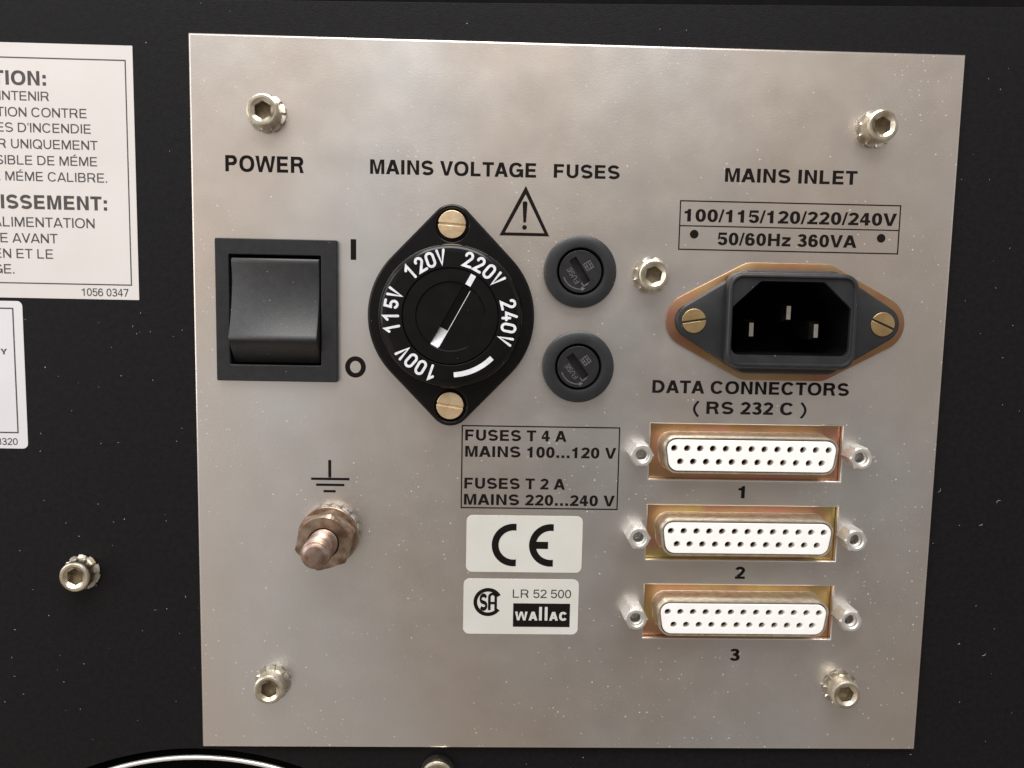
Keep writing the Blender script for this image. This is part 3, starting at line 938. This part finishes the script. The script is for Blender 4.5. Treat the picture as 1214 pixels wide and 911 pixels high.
def inset(p, d):
    res = []
    for k in range(len(p)):
        v = Vector(p[(k + 1) % len(p)]) - Vector(p[k - 1])
        nrm = Vector((-v.y, v.x)).normalized()
        res.append((p[k][0] + nrm.x * d, p[k][1] + nrm.y * d))
    return res


win = rect(-13.0, -7.6, 12.8, 9.2)
wn = radial(win, 400)


def slab(shape, z0, z1, e):
    o = radial(shape, 400)
    return loft([(wn, z0), (o, z0), (o, z1 - e), (inset(o, e * 0.3), z1 - e * 0.3), (inset(o, e), z1), (wn, z1), (wn, z0)], False, False)


finish('backing_plate', slab(inlet_shape(19.9, 5.9, 7.9, 12.55, 4.0), 0.004, 0.55, 0.15), 'copper_chromate', inl)
finish('flange', slab(inlet_shape(20.0, 3.95, 8.6, 11.0, 4.0), 0.553, 2.2, 0.45), 'blue_grey_plastic', inl, smooth=50)
sh_o = rounded(rect(-14.0, -9.75, 13.75, 10.4), 3.2, 8)
sh_i = [(-12.7, -6.9), (12.3, -6.9), (12.3, 3.2), (6.4, 8.6), (-7.0, 8.6), (-12.7, 3.2)]
sh_i = rounded(sh_i, [1.6, 1.6, 0.5, 0.5, 0.5, 0.5], 5)


ro, ri = radial(sh_o), radial(sh_i)
finish('shroud', loft([(ro, 1.5), (ro, 4.1), (inset(ro, 0.1), 4.5), (inset(ro, 0.32), 4.82), (inset(ro, 0.6), 5.0), (inset(ro, 0.95), 5.0), (inset(ro, 1.15), 4.75), (inset(ro, 1.2), 4.5), (ri, 4.42), (inset(ri, 0.03), 4.2), (inset(ri, 0.03), 1.0)], False, False), 'blue_grey_plastic', inl, smooth=50)
rw = inset(ri, 0.08)
finish('socket_well', loft([(rw, 3.6), (inset(ri, 0.12), -11.0), (inset(ri, 2.0), -11.3)], False, True), 'void_black', inl, smooth=0)
for dx, dy in ((-7.05, -1.7), (0.85, 2.05), (7.0, -1.75)):
    b = rect(-1.0, -2.0, 1.0, 2.0)
    me = loft([(b, -11.0), (b, -1.9), ([(x * 0.45, y * 0.72) for x, y in b], -0.4)], True, True)
    finish('contact_pin', moved(me, dx, dy), 'pin_metal', inl, smooth=0)
slotted(inl, -20.2, 0, 1.6, 2.55, 'brass', math.radians(9), 0.85)
slotted(inl, 20.2, 0, 1.6, 2.55, 'brass', math.radians(-23), 0.85)

# ------------------------------------------------------------------ data connectors


def dshape(wt, wb, h, r, n=6):
    return rounded([(-wb / 2, -h / 2), (wb / 2, -h / 2), (wt / 2, h / 2), (-wt / 2, h / 2)], r, n)


hole_pts = [(-16.6 + 2.767 * k, 1.43) for k in range(13)] + [(-16.6 + 1.383 + 2.767 * k, -1.43) for k in range(12)]
ZF = 4.1
ins_me = flat([dshape(36.9, 34.9, 6.7, 2.0)] + [circle(0.72, 18, x, y) for x, y in hole_pts], -3.0, ZF, 0.1)
con_me = lathe([(0.74, -3.2), (0.74, ZF - 1.5), (0.52, ZF - 1.5), (0.40, -2.0), (0.01, -2.2)], 14)
hexp = [(2.6 * math.cos(math.pi / 3 * k), 2.74 * math.sin(math.pi / 3 * k)) for k in range(6)]
zj = 4.7
jack_me = loft([(hexpts(2.6, rot=0.0), 0.0), (hexpts(2.6, rot=0.0), zj - 0.4), (circle(2.15), zj), (circle(1.66), zj), (circle(1.38), zj - 0.3), (circle(1.38), zj - 1.0), (circle(1.15), zj - 1.15), (circle(1.38), zj - 1.35), (circle(1.15), zj - 1.6), (circle(1.3), zj - 1.9), (circle(1.1), zj - 3.6)], True, True)
DL = ['white many-holed data socket on reddish copper metal, topmost, above the number 1',
      'white many-holed data socket on olive gold metal, middle, above the number 2',
      'white many-holed data socket on pinkish gold metal, lowest, above the number 3']
for i, y in enumerate(SUBY):
    t = thing('data_connector', DL[i], 'connector', 118.6, y, 0, 'data connectors under the mains inlet')
    base = [(-21.9, -6.4), (21.9, -6.4), (21.9, 6.4), (-21.9, 6.4)]
    hole = dshape(39.6, 37.6, 9.3, 3.0)
    flange = finish('flange', flat([rounded(rect(-26.5, -6.25, 26.5, 6.25), 0.5, 3), dshape(38, 36, 8, 2.5)], -2.4, -1.62), ('red', 'olive', 'pink')[i] + '_chromate', t)
    secs = [(dshape(38.9, 36.9, 8.6, 2.9), -1.6), (dshape(38.55, 36.55, 8.3, 2.7), -1.5), (dshape(38.4, 36.4, 8.15, 2.62), -1.2),
            (dshape(38.3, 36.3, 8.05, 2.6), 0.0), (dshape(38.2, 36.2, 7.95, 2.5), ZF - 0.3), (dshape(37.9, 35.9, 7.65, 2.4), ZF - 0.05),
            (dshape(37.5, 35.5, 7.3, 2.3), ZF - 0.05), (dshape(37.3, 35.3, 7.1, 2.2), ZF - 0.4), (dshape(37.3, 35.3, 7.1, 2.2), -1.0)]
    finish('shell', loft(secs, False, False), 'tin_shell', t, smooth=45)
    ins = finish('insulator', ins_me if i == 0 else ins_me.copy(), 'white_plastic', t, smooth=0)
    for x, yy in hole_pts:
        c = bpy.data.objects.new('socket_contact', con_me)
        if not con_me.materials:
            con_me.materials.append(MATS['contact_metal'])
        COL.objects.link(c)
        c.parent = ins
        c.location = (x * MM, yy * MM, 0)
    for sx in (-23.52, 23.52):
        finish('jackscrew', jack_me.copy(), 'nickel', t, smooth=25, at=(sx, -0.1, 0))

# ------------------------------------------------------------------ ground terminal
gt = thing('ground_terminal', 'brown threaded grounding stud with hex nut and washers under the earth symbol', 'grounding stud', 28.5, 103.9)
lw = washer_mesh(16, 3.2, 6.2)
lw.transform(Matrix.Diagonal((1, 1, 1.9, 1)))
finish('lock_washer', lw, 'nickel', gt, smooth=20)
finish('washer', lathe([(3.2, 1.7), (6.3, 1.7), (6.45, 2.0), (6.45, 2.6), (6.3, 2.9), (3.2, 2.9)], 64), 'worn_copper', gt)
finish('nut', loft([(circle(5.3), 2.9), (hexpts(6.35, rot=0.3), 3.3), (hexpts(6.35, rot=0.3), 7.2), (circle(5.45), 7.8), (circle(3.35), 7.8), (circle(3.1), 7.4), (circle(3.05), 5.0)], True, False), 'worn_copper', gt, smooth=16)
zt = 16.4
prof = [(2.6, 4.0)]
z = 4.6
while z < zt - 2.2:                                   # thread ridges
    prof += [(2.62, z), (3.0, z + 0.4), (3.0, z + 0.52), (2.62, z + 0.92)]
    z += 0.92
prof += [(2.62, z + 0.1), (2.9, z + 0.45), (2.9, z + 0.6), (2.55, z + 0.85), (2.5, z + 1.0), (2.75, z + 1.25), (2.62, z + 1.5), (2.05, z + 1.85), (1.9, z + 1.9), (0.2, z + 1.8)]
finish('stud', lathe(prof, 48, False, True), 'worn_stud', gt, smooth=28)


# ------------------------------------------------------------------ stickers on the plate
def sticker(name, label, cat, x0, y0, x1, y1, r, m, z=0.0, t=0.1):
    o = thing(name, label, cat, x0, y0, z)
    finish('paper', flat([rounded(rect(0, -(y1 - y0), x1 - x0, 0), r, 6)], 0.003, t, 0.03), m, o)
    return o


ce = sticker('certification_sticker', 'white rounded sticker with two bold black letters CE below the fuse ratings', 'sticker', 58.02, 99.58, 83.42, 112.3, 1.3, 'sticker_paper')


def c_poly(cx, cy, ro, ri, xc, bar=None):
    a0 = math.degrees(math.acos(xc / ro))
    a1 = math.degrees(math.acos(xc / ri))
    out = arc(cx, cy, ro, a0, 360 - a0, 48)
    if not bar:
        return out + arc(cx, cy, ri, 360 - a1, a1, 48)
    xe, hh = bar
    q = math.degrees(math.asin(hh / ri))
    return out + arc(cx, cy, ri, 360 - a1, 180 + q, 20) + [(cx + xe, cy - hh), (cx + xe, cy + hh)] + arc(cx, cy, ri, 180 - q, a1, 20)


printed(ce, [c_poly(68.35 - 58.02, -(106.15 - 99.58), 4.78, 3.27, 0.58)], 0.104, label='bold black letter C', name='printed_lettering')
printed(ce, [c_poly(76.52 - 58.02, -(106.15 - 99.58), 4.78, 3.27, 0.55, (-0.6, 0.8))], 0.104, label='bold black letter E', name='printed_lettering')

cs = sticker('approval_sticker', 'white rounded sticker with a round emblem, LR 52 500 and a black name box', 'sticker', 57.56, 113.82, 82.95, 126.4, 1.3, 'sticker_paper')
gx, gy = 62.97 - 57.56, -(119.1 - 113.82)
ring = arc(gx, gy, 3.2, 30, 324, 56) + arc(gx, gy, 2.38, 324, 30, 56)
sgl = letters('S', gx - 1.85, gx - 0.12, gy - 1.95, 3.85, v=0.25)[0]
hA, wA = 4.0, 1.75
apath = [(gx + 0.30, gy - 1.85), (gx + 0.30, gy + 1.0)] + arc(gx + 1.0, gy + 1.15, 0.70, 180, 0, 10) + [(gx + 1.70, gy - 1.75)]
printed(cs, [ring], 0.104, name='printed_emblem', label='open black ring of the emblem')
printed(cs, sgl + stroke(apath, 0.58, cap='butt') + [rect(gx + 0.60, gy - 0.5, gx + 1.40, gy + 0.05)], 0.104, name='printed_emblem', label='letters S A inside the emblem ring')
printed(cs, letters('LR 52 500', 68.4 - 57.56, 81.28 - 57.56, -(118.05 - 113.82), 1.88, bold=False), 0.104, 'label_ink', label='thin black lettering reading LR 52 500')
printed(cs, [rect(68.55 - 57.56, -(124.68 - 113.82), 81.12 - 57.56, -(119.33 - 113.82))], 0.104, name='printed_box', label='solid black name box')
by = -(123.2 - 113.82)
xx = 57.56
wl = letters('w', 69.0 - xx, 71.75 - xx, by, 1.98, v=0.26)[0]
wl += letters('A', 72.0 - xx, 73.95 - xx, by, 1.98, v=0.27)[0]
wl += [rounded(rect(a - xx, by, a + 0.62 - xx, by + 3.1), 0.1, 3) for a in (74.3, 75.55)]
wl += letters('A', 76.55 - xx, 78.5 - xx, by, 1.98, v=0.27)[0]
wl += letters('C', 78.75 - xx, 80.4 - xx, by, 1.98, v=0.30)[0]
printed(cs, wl, 0.136, 'sticker_paper', label='pale lettering reading wallac')

# ------------------------------------------------------------------ labels on the case
wl_x0, wl_y0 = -72.0, 2.55
lab = sticker('warning_label', 'large cream warning label with French text, top left on the black case', 'label', wl_x0, wl_y0, -11.8, 54.4, 0.15, 'label_paper', ZC)
LX = lambda x: x - wl_x0
LY = lambda y: -(y - wl_y0)
printed(lab, frame(LX(-70.3), LY(51.4), LX(-13.2), LY(5.38), 0.24), 0.104, 'label_ink', name='printed_frame')
for s, x1, y, cap, b in (('ATTENTION:', -29.5, 10.94, 2.85, 0.036), ('MAINTENIR', -29.04, 14.0, 1.85, 0), ('PROTECTION CONTRE', -21.5, 17.25, 1.87, 0),
                         ("RISQUES D'INCENDIE", -20.74, 20.35, 1.87, 0), ('REMPLACER UNIQUEMENT', -19.45, 23.63, 1.87, 0), ('FUSIBLE DE MÉME', -19.68, 26.92, 1.87, 0),
                         ('DE MÉME CALIBRE.', -17.72, 30.2, 1.87, 0), ('AVERTISSEMENT:', -17.9, 35.92, 2.85, 0.036), ("L'ALIMENTATION", -20.58, 39.62, 2.0, 0),
                         ('AVANT', -28.32, 42.9, 1.95, 0), ('EN ET LE', -29.4, 46.12, 1.95, 0), ('GE.', -37.5, 49.35, 1.95, 0)):
    if s == 'AVANT':
        s = 'UE AVANT'
    printed(lab, letters(s, None, LX(x1), LY(y), cap, bold=b > 0), 0.104, 'label_ink', label='dark lettering reading ' + s)
printed(lab, letters('1056 0347', LX(-23.74), LX(-14.0), LY(53.7), 1.6, bold=False), 0.104, 'label_ink', label='small lettering reading 1056 0347')

l2x, l2y = -74.0, 55.1
lab2 = sticker('rating_label', 'white rounded label with thin dark frame, below the cream warning label', 'label', l2x, l2y, -36.2, 86.6, 1.1, 'bluish_label_paper', ZC)
printed(lab2, frame(-72.2 - l2x, -(83.25 - l2y), -38.05 - l2x, -(56.5 - l2y), 0.27), 0.104, 'label_ink', name='printed_frame')
printed(lab2, letters('Y', -41.1 - l2x, -39.75 - l2x, -(66.35 - l2y), 1.15), 0.104, 'label_ink', label='small bold letter Y')
printed(lab2, letters('3320', None, -38.35 - l2x, -(85.8 - l2y), 1.45, bold=False), 0.104, 'label_ink', label='small lettering reading 3320')

# ------------------------------------------------------------------ chrome ring in the round opening
fg = thing('fan_guard', 'curved chrome ring in the round opening under the lower left corner of the plate', 'fan guard', FX + 80, 160 - FY, ZC)
R, r = 63.25, 0.52
vs, fs = [], []
N, K = 160, 14
for i in range(N):
    a = 2 * math.pi * i / N
    for k in range(K):
        b = 2 * math.pi * k / K
        vs.append(((R + r * math.cos(b)) * math.cos(a), (R + r * math.cos(b)) * math.sin(a), -0.6 + r * math.sin(b)))
for i in range(N):
    for k in range(K):
        fs.append((i * K + k, ((i + 1) % N) * K + k, ((i + 1) % N) * K + (k + 1) % K, i * K + (k + 1) % K))
finish('ring', raw(vs, fs), 'chrome', fg, smooth=60)
finish('backing_disc', flat([circle(62.6, 120)], -6.0, -5.0, 0.2), 'void_black', fg)

# ------------------------------------------------------------------ lint and dust flecks caught on the case and plate
vs, fs = [], []


def fibre(x, y, z, length, r, bend, a):
    base = len(vs)
    n = 7
    for i in range(n):
        u = i / (n - 1) - 0.5
        px = x + length * u * math.cos(a) - bend * (4 * u * u - 1) * math.sin(a) + rnd.uniform(-0.02, 0.02)
        py = y + length * u * math.sin(a) + bend * (4 * u * u - 1) * math.cos(a) + rnd.uniform(-0.02, 0.02)
        for k in range(4):
            q = math.pi / 2 * k
            vs.append((px + r * math.cos(q) * -math.sin(a), py + r * math.cos(q) * math.cos(a), z + r + r * math.sin(q)))
    for i in range(n - 1):
        for k in range(4):
            p = base + i * 4
            fs.append((p + k, p + (k + 1) % 4, p + 4 + (k + 1) % 4, p + 4 + k))
    fs.append(tuple(base + k for k in range(4)))
    fs.append(tuple(base + (n - 1) * 4 + k for k in reversed(range(4))))


for _ in range(26):                                  # right-hand strip of the case
    fibre(rnd.uniform(160.5, 186) , -rnd.uniform(2, 156), ZC, rnd.choice((0.2, 0.25, 0.3, 0.4)), rnd.uniform(0.025, 0.05), rnd.uniform(-0.15, 0.15), rnd.uniform(0, 3.14))
for x, y, l, bd in ((158.8, 93.0, 1.4, 0.5), (172.5, 95.5, 1.5, -0.4), (168.9, 100.8, 1.2, 0.1), (172.0, 131.0, 1.3, 0.3), (166.0, 128.5, 0.7, 0.1)):
    fibre(x + 4, -y, ZC, l * 0.7, 0.04, bd * 0.7, rnd.uniform(0.3, 1.2))
for _ in range(40):                                  # left-hand side of the case
    fibre(rnd.uniform(-44, -3), -rnd.uniform(57, 150), ZC, rnd.choice((0.2, 0.25, 0.3, 0.4)), rnd.uniform(0.025, 0.05), rnd.uniform(-0.1, 0.1), rnd.uniform(0, 3.14))
for _ in range(70):                                  # lower and right part of the plate
    fibre(rnd.uniform(40, 158), -(151 - abs(rnd.gauss(0, 26))), 0.0, rnd.choice((0.15, 0.2, 0.25, 0.3, 0.5)), rnd.uniform(0.025, 0.05), rnd.uniform(-0.08, 0.08), rnd.uniform(0, 3.14))
for _ in range(26):                                  # around the fuse holders and the dial
    fibre(rnd.uniform(70, 100), -rnd.uniform(42, 66), 0.0, rnd.choice((0.15, 0.2, 0.25)), rnd.uniform(0.025, 0.045), 0.0, rnd.uniform(0, 3.14))
lint = finish('dust', raw(vs, fs), 'lint', None, smooth=0, at=(0, 0, 0))
lint['kind'] = 'stuff'
lint['label'] = 'pale flecks of dust and lint on the case and plate'
lint['category'] = 'dust'
